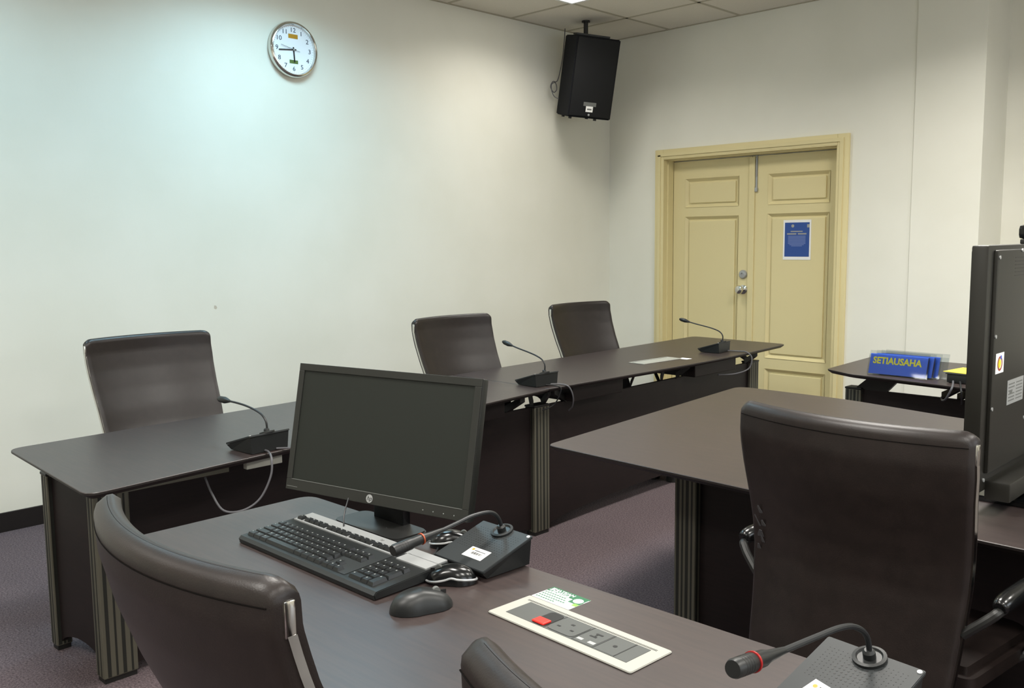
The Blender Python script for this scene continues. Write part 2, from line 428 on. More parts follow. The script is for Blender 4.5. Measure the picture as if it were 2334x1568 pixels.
q = MB(); q.box((-.028, -.078, .0265), (.028, -.058, .0272), mx=mc); q.obj('green_sticker', M['olive'], ck, smooth=0)

# ------------------------------------------------------------------ loudspeaker
ya, ti, ro = math.radians(62), -0.207, -0.062
a = V((math.cos(ya), math.sin(ya), 0)); n = V((math.sin(ya), -math.cos(ya), 0))
upv = V((0, 0, 1)) * math.cos(ti) - n * math.sin(ti)
a2 = a * math.cos(ro) + upv * math.sin(ro); up2 = -a * math.sin(ro) + upv * math.cos(ro); n2 = a2.cross(up2)
ms = Matrix((a2, up2, n2)).transposed().to_4x4(); ms.translation = V((0.410, -0.696, 2.506))
sp = thing('loudspeaker', (0.33, -0.70, 2.90), 'black loudspeaker hung tilted from the ceiling in the room corner', 'loudspeaker', world=True)
q = MB(); q.prism([(-.167, 0), (.167, 0), (.167, -.08), (.10, -.235), (-.165, -.235)], -.281, .281, bev=.006, mx=ms @ Matrix.Rotation(-PI / 2, 4, 'X') @ Matrix.Scale(-1, 4, V((0, 1, 0))))
q.obj('cabinet', M['spk'], sp, smooth=20)
q = MB(); q.box((-.158, -.268, .0), (.158, .270, .010), .006, mx=ms); q.obj('grille', M['grille'], sp, smooth=20)
q = MB(); q.box((-.058, -.196, .010), (.040, -.168, .0115), mx=ms); q.obj('name_badge', M['grey'], sp, smooth=0)
q = MB(); q.box((-.036, -.236, .010), (.018, -.196, .0117), mx=ms); qq = q.obj('paper_label', M['paper'], sp, smooth=0)
q = MB(); q.box((-.026, -.222, .0117), (.008, -.212, .0121), mx=ms); q.obj('print', M['grey'], sp, smooth=0)
q = MB(); q.lathe([(0, .0), (.008, .0), (.006, .004), (0, .005)], n=14, mx=ms @ Matrix.Translation((-.008, -.256, .010))); q.obj('indicator', M['silver'], sp)
for (fx, fz) in ((-.13, -.03), (-.12, -.2), (.06, -.02), (.06, -.18)):
    MB().cyl(ms @ V((fx, -.279, fz - .01)), ms @ V((fx, -.295, fz - .01)), .012, n=12).obj('rubber_foot', M['blk'], sp)
q = MB(); q.box((-.13, .286, -.18), (.13, .300, -.11), .002, mx=ms).box((-.02, .279, -.16), (.02, .288, -.12), mx=ms)
q.obj('bracket_plate', M['blk'], sp, smooth=0)
pb = ms @ V((-.045, .292, -.150))
q = MB(); q.cyl(pb, (pb.x, pb.y, H - .004), .016).cyl((pb.x, pb.y, H - .012), (pb.x, pb.y, H - .001), .03)
q.obj('ceiling_pole', M['blk'], sp)
q = MB(); q.tube([(.06, -.608, H - .002), (.06, -.62, 2.81), (.06, -.644, 2.68), (.06, -.694, 2.537), (.06, -.747, 2.522), (.06, -.772, 2.481), (.06, -.738, 2.445), (.06, -.705, 2.47), (.062, -.72, 2.515), (.065, -.765, 2.50), (.07, -.770, 2.45), (.08, -.748, 2.41), (.12, -.715, 2.385)], .0035)
q.obj('speaker_cable', M['cable'], sp)

# ------------------------------------------------------------------ tables
TZ = 0.70
def post(lo, hi, parent, z1=.60):
    b = MB(); b.box((lo[0], lo[1], .016), (hi[0], hi[1], z1), .004, mi=0)
    # vertical flutes: dark recessed strips in each face
    def flutes(axis, n_):
        L0, L1 = lo[1 - axis] if axis == 0 else lo[0], hi[1 - axis] if axis == 0 else hi[0]
        w_ = L1 - L0
        for k in range(n_):
            c = L0 + w_ * (k + .75) / (n_ + .5); hw = .0032 if k % 2 else .0055
            if axis == 0:   # faces at x = lo/hi, strips spread in y
                b.box((lo[0] - .0006, c - hw, .02), (hi[0] + .0006, c + hw, z1 - .002), mi=1)
            else:
                b.box((c - hw, lo[1] - .0006, .02), (c + hw, hi[1] + .0006, z1 - .002), mi=1)
    flutes(0, 4 if hi[1] - lo[1] > .08 else 3); flutes(1, 2 if hi[0] - lo[0] < .08 else 4)
    b.box((lo[0] - .002, lo[1] - .002, z1), (hi[0] + .002, hi[1] + .002, z1 + .010), .003, mi=2)
    b.box((lo[0] + .004, lo[1] + .004, .0), (hi[0] - .004, hi[1] - .004, .016), mi=2)
    o = b.obj('post', [M['alu'], M['groove'], M['blk']], parent, smooth=0)
    tag(o, 'fluted aluminium post')
    return o
def top(poly, rad, parent, m=None, name='tabletop'):
    pl = rounded(poly, rad); N = len(pl)
    A = sum(pl[i][0] * pl[(i + 1) % N][1] - pl[(i + 1) % N][0] * pl[i][1] for i in range(N))
    if A < 0: pl = pl[::-1]
    def inset(d):
        out = []
        for i in range(N):
            p, a, c = V(pl[i]), V(pl[i - 1]), V(pl[(i + 1) % N])
            t_ = ((p - a).normalized() + (c - p).normalized()).normalized()
            out.append((p.x - t_.y * d, p.y + t_.x * d))
        return out
    b = MB(); rings = [(inset(.0015), TZ), (pl, TZ - .0015), (pl, TZ - .007), (inset(.018), TZ - .020)]
    vs = [V((x, y, z)) for r_, z in rings for x, y in r_]
    v = [b.bm.verts.new(q) for q in vs]
    b.bm.faces.new(v[:N]); b.bm.faces.new(v[3 * N:][::-1]).material_index = 1
    for k in range(3):
        for i in range(N):
            f_ = b.bm.faces.new([v[k * N + (i + 1) % N], v[k * N + i], v[(k + 1) * N + i], v[(k + 1) * N + (i + 1) % N]]); f_.material_index = 0 if k == 0 else 1
    return b.obj(name, [m or M['top'], M['edge']], parent, smooth=20, fix=False)
def bracket(p0, p1, parent, wd=.03):
    """slanting black arm from a post or panel top up to the underside of the top"""
    p0, p1 = V(p0), V(p1); d = (p1 - p0); s = V((-d.y, d.x, 0)).normalized() * wd / 2 if (abs(d.x) + abs(d.y)) > .01 else V((wd / 2, 0, 0))
    b = MB(); t = V((0, 0, .028))
    v = [p0 - s - t * .2, p0 + s - t * .2, p1 + s - t * .9, p1 - s - t * .9, p0 - s + t, p0 + s + t, p1 + s, p1 - s]
    b._add(v, [(0, 3, 2, 1), (4, 5, 6, 7), (0, 1, 5, 4), (1, 2, 6, 5), (2, 3, 7, 6), (3, 0, 4, 7)])
    return b.obj('support_bracket', M['blk'], parent, smooth=0)
def arched_panel(p, q, z0, z1, arch, parent, name, th=.018):
    """upright board from plan point p to q whose lower edge rises in an arch"""
    p, q = V((p[0], p[1], 0)), V((q[0], q[1], 0)); d = (q - p); L_ = d.length; d.normalize(); nn = V((-d.y, d.x, 0))
    pts = [(0, z0)] + [(L_ * k / 16, z0 + arch * math.sin(PI * k / 16) ** .6) for k in range(1, 16)] + [(L_, z0), (L_, z1), (0, z1)]
    mx = Matrix((d, V((0, 0, 1)), nn)).transposed().to_4x4(); mx.translation = p
    b = MB(); b.prism(pts, -th / 2, th / 2, mx=mx)
    return b.obj(name, M['panel'], parent, smooth=0)
U = TZ - .0205

# row along the left wall, near table
ta = thing('conference_table', (1.88, -4.0, 0), 'dark wood conference table along the left wall, nearer one with the leftmost chair', 'table', world=True, group='dark conference tables')
top([(1.503, -5.005), (2.262, -5.045), (2.008, -2.948), (1.365, -2.948)], [.05, .05, .006, .006], ta)
post((1.505, -4.912), (1.557, -4.862), ta); post((1.858, -4.900), (1.918, -4.792), ta)
arched_panel((1.557, -4.887), (1.858, -4.865), .03, .60, .045, ta, 'end_panel')
arched_panel((1.893, -4.792), (1.880, -2.945), .03, .60, .05, ta, 'modesty_panel')
for y in (-4.80, -3.9, -3.09): bracket((1.88, y, .60), (1.98, y, U), ta)
bracket((1.60, -4.88, .60), (1.72, -4.80, U), ta)
q = MB(); q.box((2.128, -4.515, .650), (2.150, -4.388, .679), .002); q.obj('tray_end', M['beige'], ta, smooth=0)
q = MB(); q.box((2.120, -4.93, .655), (2.150, -4.575, .679), .002); q.obj('tray_end', M['alu'], ta, smooth=0)
q = MB(); q.box((1.62, -4.70, .604), (1.98, -3.20, .679), .004); q.obj('cable_tray', M['panel'], ta, smooth=0)

# row along the left wall, far table
tb = thing('conference_table', (1.88, -1.9, 0), 'dark wood conference table along the left wall, farther one ending at the double door', 'table', world=True, group='dark conference tables')
top([(1.365, -2.942), (2.000, -2.942), (2.030, -1.60), (1.950, -.690), (1.250, -.650)], [.006, .006, .4, .05, .06], tb)
post((1.852, -2.942), (1.912, -2.842), tb); post((1.800, -.960), (1.860, -.860), tb)
arched_panel((1.884, -2.842), (1.833, -.960), .03, .60, .05, tb, 'modesty_panel')
for (x0, y0, x1, y1) in ((1.885, -2.93, 1.87, -2.98 + .05), (1.885, -2.86, 1.93, -2.86), (1.88, -2.70, 1.93, -2.84), (1.86, -2.16, 1.88, -2.15), (1.855, -1.88, 1.87, -1.88), (1.86, -1.75, 1.93, -1.72), (1.83, -.93, 1.78, -1.00), (1.84, -.98, 1.93, -1.02)):
    bracket((x0, y0, .60), (x1, y1, U), tb, .022)
for (y0, y1) in ((-2.72, -2.34), (-1.70, -1.28)):
    q = MB(); q.box((1.66, y0, .604), (1.95, y1, .679), .004); q.obj('cable_tray', M['panel'], tb, smooth=0)
q = MB(); q.cyl((1.81, -1.70, 0.0), (1.81, -1.70, .05), .035, n=18); q.obj('levelling_foot', M['blk'], tb)

# deep table in the middle
tm = thing('conference_table', (3.9, -3.1, 0), 'deep dark wood conference table carrying the large television, in the middle of the room', 'table', world=True, group='dark conference tables')
top([(2.757, -3.786), (2.595, -2.335), (3.1, -2.345), (3.6, -2.46), (5.6, -2.50), (5.6, -3.865), (4.1, -3.848)], [.035, .07, .1, .1, .05, .05, .1], tm, M['topx'])
post((3.03, -3.46), (3.11, -3.38), tm); post((3.03, -2.70), (3.11, -2.62), tm)
arched_panel((3.11, -3.42), (5.3, -3.42), .03, .66, .05, tm, 'modesty_panel')
arched_panel((3.07, -3.38), (3.07, -2.70), .03, .60, .05, tm, 'end_panel')
for x in (3.07, 4.2, 5.2): bracket((x, -3.42, .60), (x, -3.56, U), tm)
post((5.3, -3.46), (5.38, -3.38), tm); post((5.3, -2.70), (5.36, -2.62), tm)

# far table near the back wall
tr = thing('conference_table', (3.9, -1.35, 0), 'dark wood conference table in front of the back wall with the blue name plates', 'table', world=True, group='dark conference tables')
top([(2.636, -1.565), (2.80, -1.655), (3.4, -1.74), (5.6, -1.80), (5.6, -.98), (2.60, -.915)], [.03, .05, .1, .05, .05, .06], tr, M['topx'])
post((2.705, -1.495), (2.785, -1.425), tr)
arched_panel((2.785, -1.46), (5.3, -1.46), .03, .60, .05, tr, 'modesty_panel')
post((5.3, -1.495), (5.38, -1.425), tr)
b = MB(); b.prism([(2.80, .60), (2.905, .60), (2.975, .678), (2.86, .678)], -1.475, -1.445, mx=Matrix(((1, 0, 0, 0), (0, 0, 1, 0), (0, 1, 0, 0), (0, 0, 0, 1))))
b.obj('support_bracket', M['blk'], tr, smooth=0)
b = MB(); b.prism([(2.745, .602), (2.80, .602), (2.865, .678), (2.83, .678)], -1.475, -1.445, mx=Matrix(((1, 0, 0, 0), (0, 0, 1, 0), (0, 1, 0, 0), (0, 0, 0, 1))))
b.obj('support_bracket', M['blk'], tr, smooth=0)
for x in (3.17, 3.24, 4.4): bracket((x, -1.46, .60), (x + .10, -1.56, U), tr, .022)

# near desk
tn = thing('conference_table', (4.0, -4.97, 0), 'dark wood desk in the foreground with monitor, keyboard and socket panel', 'table', world=True, group='dark conference tables')
top([(2.700, -5.195), (2.697, -4.640), (4.2, -4.632), (5.6, -4.66), (5.6, -5.25), (3.6, -5.215)], [.04, .045, .2, .05, .05, .1], tn, M['topx'])
post((2.96, -4.81), (3.04, -4.73), tn); post((5.2, -4.81), (5.28, -4.73), tn)
arched_panel((3.04, -4.77), (5.2, -4.77), .03, .60, .05, tn, 'modesty_panel')
for x in (3.3, 4.1, 4.9): bracket((x, -4.77, .60), (x, -4.90, U), tn)

# ------------------------------------------------------------------ power panels set in the tables
def power_panel(loc, rz, label, detail=True):
    t = thing('power_socket_panel', loc, label, 'power panel', rotz=rz, group='power socket panels in the tabletops')
    L_, W_ = .328, .106
    b = MB()
    pl = rounded([(-L_ / 2, -W_ / 2), (L_ / 2, -W_ / 2), (L_ / 2, W_ / 2), (-L_ / 2, W_ / 2)], .006)
    b.prism(pl, 0, .003, bev=.001); b.obj('frame', M['beige'], t, smooth=20)
    b = MB(); b.box((-.138, -.032, .0028), (.138, .030, .0036)); b.obj('grey_insert' if detail else 'closed_lid', M['insert'] if detail else M['beige'], t, smooth=0)
    b = MB(); b.box((-.150, .0335, .0028), (.146, .0345, .0034)).box((-.150, .0365, .0028), (.146, .0372, .0034)); b.obj('lid_slot', M['black'], t, smooth=0)
    if not detail: return t
    b = MB(); b.prism(rounded([(-.078, -.030), (-.046, -.030), (-.046, .026), (-.078, .026)], .010), .0036, .0042); o = b.obj('switch', M['black'], t, smooth=0)
    MB().box((-.076, -.029, .0040), (-.048, -.008, .0075), .003).obj('red_rocker', M['red'], o, smooth=0)
    b = MB(); b.prism(rounded([(-.043, -.029), (.018, -.029), (.018, .026), (-.043, .026)], .012), .0036, .0046, bev=.0004); o = b.obj('socket', M['insert'], t, smooth=0)
    b = MB(); b.box((-.016, .006, .0046), (-.009, .011, .0049)).box((-.032, -.012, .0046), (-.025, -.008, .0049)).box((-.002, -.012, .0046), (.005, -.008, .0049)); b.obj('pin_holes', M['black'], o, smooth=0)
    b = MB(); b.box((.022, -.030, .0036), (.064, .028, .0042)); o = b.obj('usb_module', M['insert'], t, smooth=0)
    b = MB(); b.box((.038, .010, .0042), (.052, .014, .0046)).box((.034, -.002, .0042), (.048, .002, .0046)).box((.041, .002, .0042), (.044, .010, .0046)); b.obj('usb_ports', M['black'], o, smooth=0)
    b = MB(); b.box((.024, -.024, .0042), (.036, -.017, .0045)).box((.048, -.024, .0042), (.062, -.016, .0045)); b.obj('label_strip', M['silver'], o, smooth=0)
    b = MB(); b.box((.070, -.030, .0036), (.1095, .028, .0040)); o = b.obj('blank_module', M['insert'], t, smooth=0)
    b = MB(); b.cyl((.090, -.002, .0040), (.090, -.002, .0044), .004, n=14); b.obj('hole', M['black'], o)
    for x in (-.0445, .020, .0665, .1110): MB().box((x - .0006, -.031, .0036), (x + .0006, .029, .0039)).obj('joint_line', M['black'], t, smooth=0)
    return t
power_panel((3.756, -4.809, TZ + .0002), math.radians(-2.5), 'off-white socket panel with red switch let into the foreground desk')
power_panel((1.803, -1.862, TZ + .0002), math.radians(87), 'blank off-white socket panel in the far table before the farthest microphone', detail=False)
o = MB().box((1.845, -1.715, TZ + .0005), (1.905, -1.665, TZ + .0015)).obj('sticker', M['paper'], smooth=0)
tag(o, 'small white sticker on the far table beside its socket panel', 'sticker')

# green and white notice by the near panel
st = thing('sticker', (3.642, -4.716, TZ), 'green and white energy saving sticker above the socket panel on the foreground desk', 'sticker', rotz=math.radians(-2.5))
MB().box((-.047, -.030, .0002), (.047, .030, .0008)).obj('sheet', M['paper'], st, smooth=0)
b = MB(); b.box((-.047, .0255, .0008), (.047, .030, .0011)).box((-.047, .010, .0008), (.046, .0255, .0010)).box((.020, -.004, .0008), (.047, .010, .0010)); b.obj('green_band', M['green'], st, smooth=0)
b = MB(); b.cyl((.034, .010, .001), (.034, .010, .0014), .010, n=20); b.obj('white_disc', M['paper'], st)
b = MB(); b.box((.036, -.012, .0008), (.047, -.002, .0011)); b.obj('lime_patch', M['lime'], st, smooth=0)
text('lettering', 'JIMATKAN', .0125, (-.014, .021, .0013), (1, 0, 0), (0, 1, 0), M['white'], st, ext=.0001, bold=.0002)
text('lettering', 'TENAGA', .013, (-.016, .0128, .0013), (1, 0, 0), (0, 1, 0), M['white'], st, ext=.0001, bold=.0003)
b = MB()
for k, (x0, x1) in enumerate(((-.044, .014), (-.044, .018), (-.044, .026), (-.044, .006))):
    n_ = int((x1 - x0) / .006)
    for i in range(n_): b.box((x0 + i * .006, .002 - k * .0085, .0008), (x0 + i * .006 + .0045, .0055 - k * .0085, .0011))
b.obj('printed_lines', M['green'], st, smooth=0)

# ------------------------------------------------------------------ chairs
PROF_A = [(0.0, .20), (.40, .21), (.50, .175), (.58, .138), (.64, .108), (.71, .082), (.78, .050), (.86, .020), (.93, .002), (.97, 0), (.992, .004)]
PROF_B = [(0.0, .03), (.42, .0), (.46, .008), (.52, .022), (.58, .032), (.65, .040), (.71, .038), (.77, .028), (.85, .010), (.92, 0), (.992, .002)]
PROF = PROF_B
AZ = 0.0
def fwd(z):
    P = PROF
    for (a0, b0), (a1, b1) in zip(P, P[1:]):
        if z <= a1: return b0 + (b1 - b0) * (z - a0) / (a1 - a0)
    return P[-1][1]
HS = -.07
def half(z): return .258 if z > .9 else .258 + (.9 - z) * HS
def make_chair(label, so, group='brown leather conference chairs'):
    """local frame: +Y is the way the sitter faces; the origin is on the floor under the top edge of the back"""
    t = thing('conference_chair', (0, 0, 0), label, 'chair', group=group)
    # backrest: curved padded panel, concave to the front
    nu, nz = 40, 40; z0, z1 = .42, .990; th = .040; sag = .056
    def P(u, v, off):
        z = z0 + (z1 - z0) * v; hw = half(z)
        z -= .012 * max(0, (abs(u) - .90) / .10) ** 2 * v ** 8
        x = u * hw; y = fwd(z) - sag * (1 - u * u) + .0
        yy = y
        e = 1.0
        return V((x, yy + off, z))
    bm = bmesh.new()
    loopn = []
    sec = [(-1, 0), (-.8, .35), (-.35, .5), (0, .5), (.35, .5), (.8, .35), (1, 0)]
    F = []; B = []
    for iz in range(nz + 1):
        v = (iz / nz) ** .7; rowF = []; rowB = []
        # pinch the thickness near the top and the sides so the edge is rolled
        tz = math.sqrt(max(0.0, 1 - max(0, (v - .968) / .032) ** 2)) if v > .968 else 1
        for iu in range(nu + 1):
            u = math.sin((-1 + 2 * iu / nu) * PI / 2) * .35 + (-1 + 2 * iu / nu) * .65
            tu = math.sqrt(max(0.0, 1 - max(0, (abs(u) - .965) / .035) ** 2)) if abs(u) > .965 else 1
            k = max(.22, tz) * max(.85, tu)
            rowF.append(bm.verts.new(P(u, v, th / 2 * k))); rowB.append(bm.verts.new(P(u, v, -th / 2 * k)))
        F.append(rowF); B.append(rowB)
    for iz in range(nz):
        for iu in range(nu):
            bm.faces.new([F[iz][iu], F[iz][iu + 1], F[iz + 1][iu + 1], F[iz + 1][iu]][::-1])
            bm.faces.new([B[iz][iu], B[iz][iu + 1], B[iz + 1][iu + 1], B[iz + 1][iu]])
    for iu in range(nu):
        bm.faces.new([F[nz][iu], F[nz][iu + 1], B[nz][iu + 1], B[nz][iu]][::-1]); bm.faces.new([F[0][iu], F[0][iu + 1], B[0][iu + 1], B[0][iu]])
    for iz in range(nz):
        bm.faces.new([F[iz][0], F[iz + 1][0], B[iz + 1][0], B[iz][0]][::-1]); bm.faces.new([F[iz][nu], F[iz + 1][nu], B[iz + 1][nu], B[iz][nu]])
    b = MB(); b.bm.free(); b.bm = bm
    back = b.obj('backrest', M['leather'], t, smooth=60)
    # stitched seam lines just under the rolled top edge, front and rear
    def seam(off, z_, ex=.975):
        pts = []
        for k in range(25):
            u = -ex + 2 * ex * k / 24; pts.append(V((u * half(z_), fwd(z_) - sag * (1 - u * u) + off, z_)))
        return pts
    for of_, z_, r_ in ((-th / 2 - .0003, .960, .0010), (-.0035, .9893, .0009)):
        MB().tube(seam(of_, z_, .975 if z_ < .98 else .89), r_, n=6, smooth=False).obj('seam', M['seam'], back)
    # flat chrome rails down both sides
    for s_ in (-1, 1):
        b = MB(); vs = []; zz = [.43 + (.925 - .43) * k / 20 for k in range(21)]
        for z_ in zz:
            x = s_ * (half(z_) + .002); y = fwd(z_)
            vs += [V((x - s_ * .004, y - .0060, z_)), V((x + s_ * .0015, y - .0060, z_)), V((x + s_ * .0015, y + .0060, z_)), V((x - s_ * .004, y + .0060, z_))]
        fs = [(4 * i + k, 4 * i + (k + 1) % 4, 4 * i + 4 + (k + 1) % 4, 4 * i + 4 + k) for i in range(20) for k in range(4)] + [(3, 2, 1, 0), (80, 81, 82, 83)]
        b._add(vs, fs); o = b.obj('side_rail', M['chrome'], t, smooth=25)
        b = MB(); b.box((s_ * .2585 - .004, fwd(.94) - .0075, .922), (s_ * .2585 + .0030, fwd(.94) + .0075, .966), .004)
        b.obj('rail_cap', M['chrome'], o)
    # seat
    b = MB(); b.prism(rounded([(-.225, so - .16), (.225, so - .16), (.24, so + .20), (-.24, so + .20)], [.03, .03, .08, .08]), .40, .465, bev=.018); b.obj('seat', M['leather'], t, smooth=50)
    # armrests: chrome loop with black pad
    for s_ in (-1, 1):
        b = MB(); b.tube([(s_ * .235, fwd(.56), .575), (s_ * .28, fwd(.60) + .01, .618 + AZ), (s_ * .292, fwd(.6) + .04, .632 + AZ), (s_ * .292, so - .03, .632 + AZ), (s_ * .292, so + .01, .62 + AZ), (s_ * .29, so + .02, .56), (s_ * .265, so + .09, .46), (s_ * .225, so + .08, .420)], .010, n=10)
        o = b.obj('armrest', M['blk'], t)
        b = MB(); b.tube([(s_ * .292, fwd(.6) + .02, .638 + AZ), (s_ * .292, fwd(.6) + .05, .644 + AZ), (s_ * .292, so - .04, .644 + AZ), (s_ * .292, so - .005, .636 + AZ)], .016, n=12, radii=[.012, .019, .019, .013]); b.obj('arm_pad', M['gloss'], o)
    # swivel base
    b = MB(); b.cyl((0, so, .10), (0, so, .40), .026).cyl((0, so, .37), (0, so, .402), .10, .13); b.obj('gas_column', M['blk'], t)
    for k in range(5):
        an = 2 * PI * k / 5 + .3; dx, dy = math.cos(an), math.sin(an)
        b = MB(); b.tube([(0, so, .115), (dx * .13, so + dy * .13, .100), (dx * .24, so + dy * .24, .078)], .016, n=10, radii=[.024, .017, .014]); o = b.obj('leg', M['chrome'], t)
        b = MB(); cx, cy = dx * .24, so + dy * .24
        b.cyl((cx - dy * .022, cy + dx * .022, .027), (cx - dy * .006, cy + dx * .006, .027), .027, n=18).cyl((cx + dy * .022, cy - dx * .022, .027), (cx + dy * .006, cy - dx * .006, .027), .027, n=18).cyl((cx, cy, .03), (cx, cy, .075), .009, n=10)
        b.obj('caster', M['blk'], o)
    return t
PROF = PROF_A; HS = .07
chair0 = make_chair('brown leather chair in the left foreground, its back to the camera before the monitor desk', .26)
chair0.location = (3.607, -5.415, 0)
chair0.rotation_euler = (0, 0, math.radians(-1.5))
def place(loc, rz, label, src=None):
    c = copy_tree(src or chair0); c.location = loc; c.rotation_euler = (0, 0, rz); c['label'] = label; return c
place((4.370, -5.385, 0), math.radians(-3), 'brown leather chair at the bottom edge of the photo, mostly cut off')
PROF = PROF_B; HS = -.07
ch3 = make_chair('brown leather chair before the middle table, scuffed back turned to the camera', .27)
ch3.location = (3.900, -4.095, 0); ch3.rotation_euler = (0, 0, math.radians(-4))
PROF = PROF_A; HS = -.05; AZ = -.05
chairw = make_chair('brown leather chair at the left wall, leftmost of the three facing the camera', .33)
chairw.location = (1.050, -4.318, 0); chairw.rotation_euler = (0, 0, math.radians(-90))
place((1.230, -2.82, -.012), math.radians(-90), 'brown leather chair at the left wall, behind the monitor, middle of three', chairw)
place((1.130, -1.700, -.01), math.radians(-92), 'brown leather chair at the left wall, farthest one nearest the room corner', chairw)
PROF = PROF_B; HS = -.07; AZ = 0.0
# scuff marks on the back of the middle chair
b = MB()
for (x, z, w_, h_, r) in ((-.205, .770, .006, .030, .3), (-.198, .740, .007, .024, .2), (-.208, .712, .010, .034, -.2), (-.200, .700, .005, .030, .1), (-.214, .680, .006, .026, -.1), (-.212, .735, .003, .05, .25)):
    z_ = z; u = (x - .004) / half(z_ - .035); y = fwd(z_ - .035) - .056 * (1 - u * u) - .0207
    x -= .004; z_ -= .035; w_ *= 1.2; h_ *= 1.2
    b.prism([(-w_, -h_ / 2), (w_ * .3, -h_ * .45), (w_, 0), (w_ * .5, h_ / 2), (-w_ * .2, h_ * .42), (-w_ * .8, 0)], -.0003, .0006,
            mx=Matrix.Translation((x, y, z_)) @ Matrix.Rotation(math.radians(27), 4, 'X') @ Matrix.Rotation(math.radians(-16), 4, 'Z') @ Matrix.Rotation(PI / 2, 4, 'X') @ Matrix.Rotation(r, 4, 'Z'))
b.obj('scuff_mark', M['scuff'], [c for c in ch3.children if c.name.startswith('backrest')][0], smooth=0)

# ------------------------------------------------------------------ conference microphones
def make_mic(label, goose, head_len=.06, fat=False, root=(0, .055), lab=False):
    """local frame: +Y is the back of the unit (away from the speaker), origin at table height under the unit"""
    t = thing('conference_microphone', (0, 0, 0), label, 'microphone', group='gooseneck conference microphones')
    W_, D_ = .150, .142
    zf, zb = .020, .062
    b = MB()   # wedge body, narrower than its lid
    def w(x, y, z): return V((x, y, z))
    x0, x1, y0, y1 = -.066, .066, -.050, .066
    vs = [w(x0, y0, .002), w(x1, y0, .002), w(x1, y1, .002), w(x0, y1, .002), w(x0 - .006, y0 - .016, zf - .004), w(x1 + .006, y0 - .016, zf - .004), w(x1 + .006, y1, zb - .004), w(x0 - .006, y1, zb - .004)]
    b._add(vs, [(3, 2, 1, 0), (4, 5, 6, 7), (0, 1, 5, 4), (1, 2, 6, 5), (2, 3, 7, 6), (3, 0, 4, 7)]); body = b.obj('body', M['plast'], t, smooth=0)
    ang = math.atan2(zb - zf, D_)
    mx = Matrix.Translation((0, 0, (zf + zb) / 2)) @ Matrix.Rotation(ang, 4, 'X')
    b = MB(); b.prism(rounded([(-W_ / 2, -D_ / 2), (W_ / 2, -D_ / 2), (W_ / 2, D_ / 2), (-W_ / 2, D_ / 2)], .004), -.004, .0015, bev=.001, mx=mx)
    plate = b.obj('top_plate', M['plate'], t, smooth=20)
    b = MB()
    for i in range(18):
        for j in range(11):
            x = (i - 8.5) * .0070; y = .050 - j * .0068
            d = math.hypot(x / 1.3 + .004, y - .014)
            r = .0017 if d < .021 else .0009
            if x * x + (y - .055) ** 2 < .0145 ** 2: continue
            b.cyl(mx @ V((x, y, .0014)), mx @ V((x, y, .0018)), r, n=6)
    b.obj('perforations', M['black'], plate)
    b = MB(); b.cyl(mx @ V((.069, .064, .0015)), mx @ V((.069, .064, .0028)), .0035, n=12); b.obj('indicator', M['white'], plate)
    b = MB(); rb = mx @ V((root[0], root[1], .0))
    b.lathe([(0, 0), (.024, 0), (.024, .005), (.019, .006), (.017, .003), (.009, .003), (.009, .012), (.006, .016), (0, .016)], n=28, mx=Matrix.Translation(rb + V((0, 0, .001))) @ Matrix.Rotation(ang, 4, 'X'))
    b.obj('socket_ring', M['plast'], t)
    pts = [rb + V((0, 0, .008))] + [V(p) for p in goose]
    d = (pts[-1] - pts[-2]).normalized()
    b = MB(); b.tube(pts, .0042 if fat else .0034, n=10); b.obj('gooseneck', M['bcable'], t)
    e = pts[-1]; hl = head_len
    b = MB()
    if fat: b.tube([e - d * .04, e, e + d * .012, e + d * (hl - .045), e + d * (hl - .042), e + d * (hl - .004), e + d * hl], .01, n=24, radii=[.0045, .0075, .0100, .0105, .0115, .0115, .0100], smooth=False)
    else: b.tube([e - d * .01, e + d * .01, e + d * .022, e + d * (hl - .012), e + d * hl], .01, n=14, radii=[.004, .009, .0115, .0105, .006], smooth=False)
    hd = b.obj('microphone_head', M['plast'], t, smooth=50)
    if fat:
        b = MB(); rp = hl - .046 if fat == 2 else .014
        b.cyl(e + d * rp, e + d * (rp + .003), .0126 if fat == 2 else .0114, n=24); b.obj('light_ring', M['dred'] if fat == 2 else M['orange'], hd)
        b = MB()
        for k in range(4): b.cyl(e + d * (hl - .032 + .0055 * k), e + d * (hl - .030 + .0055 * k), .01165, n=24)
        b.obj('grille_slots', M['black'], hd)
    if lab:
        b = MB(); b.box((-.032, -.020, .0014), (.024, .012, .0022), mx=mx @ Matrix.Translation((lab[0], lab[1], 0)) @ Matrix.Rotation(lab[2], 4, 'Z')); lb = b.obj('asset_label', M['paper'], plate, smooth=0)
        b = MB()
        for k in range(14): b.box((-.018 + k * .0022, -.009, .0022), (-.018 + k * .0022 + (.0013 if k % 3 else .0007), -.002, .0025), mx=mx @ Matrix.Translation((lab[0], lab[1], 0)) @ Matrix.Rotation(lab[2], 4, 'Z'))
        b.box((-.016, .002, .0022), (.016, .0036, .0025), mx=mx @ Matrix.Translation((lab[0], lab[1], 0)) @ Matrix.Rotation(lab[2], 4, 'Z'))
        b.obj('barcode', M['black'], lb, smooth=0)
        b = MB(); b.cyl(mx @ V((lab[0] - .022, lab[1] + .005, .0022)), mx @ V((lab[0] - .022, lab[1] + .005, .0026)), .0035, n=12); b.obj('emblem', M['gold'], lb)
    return t
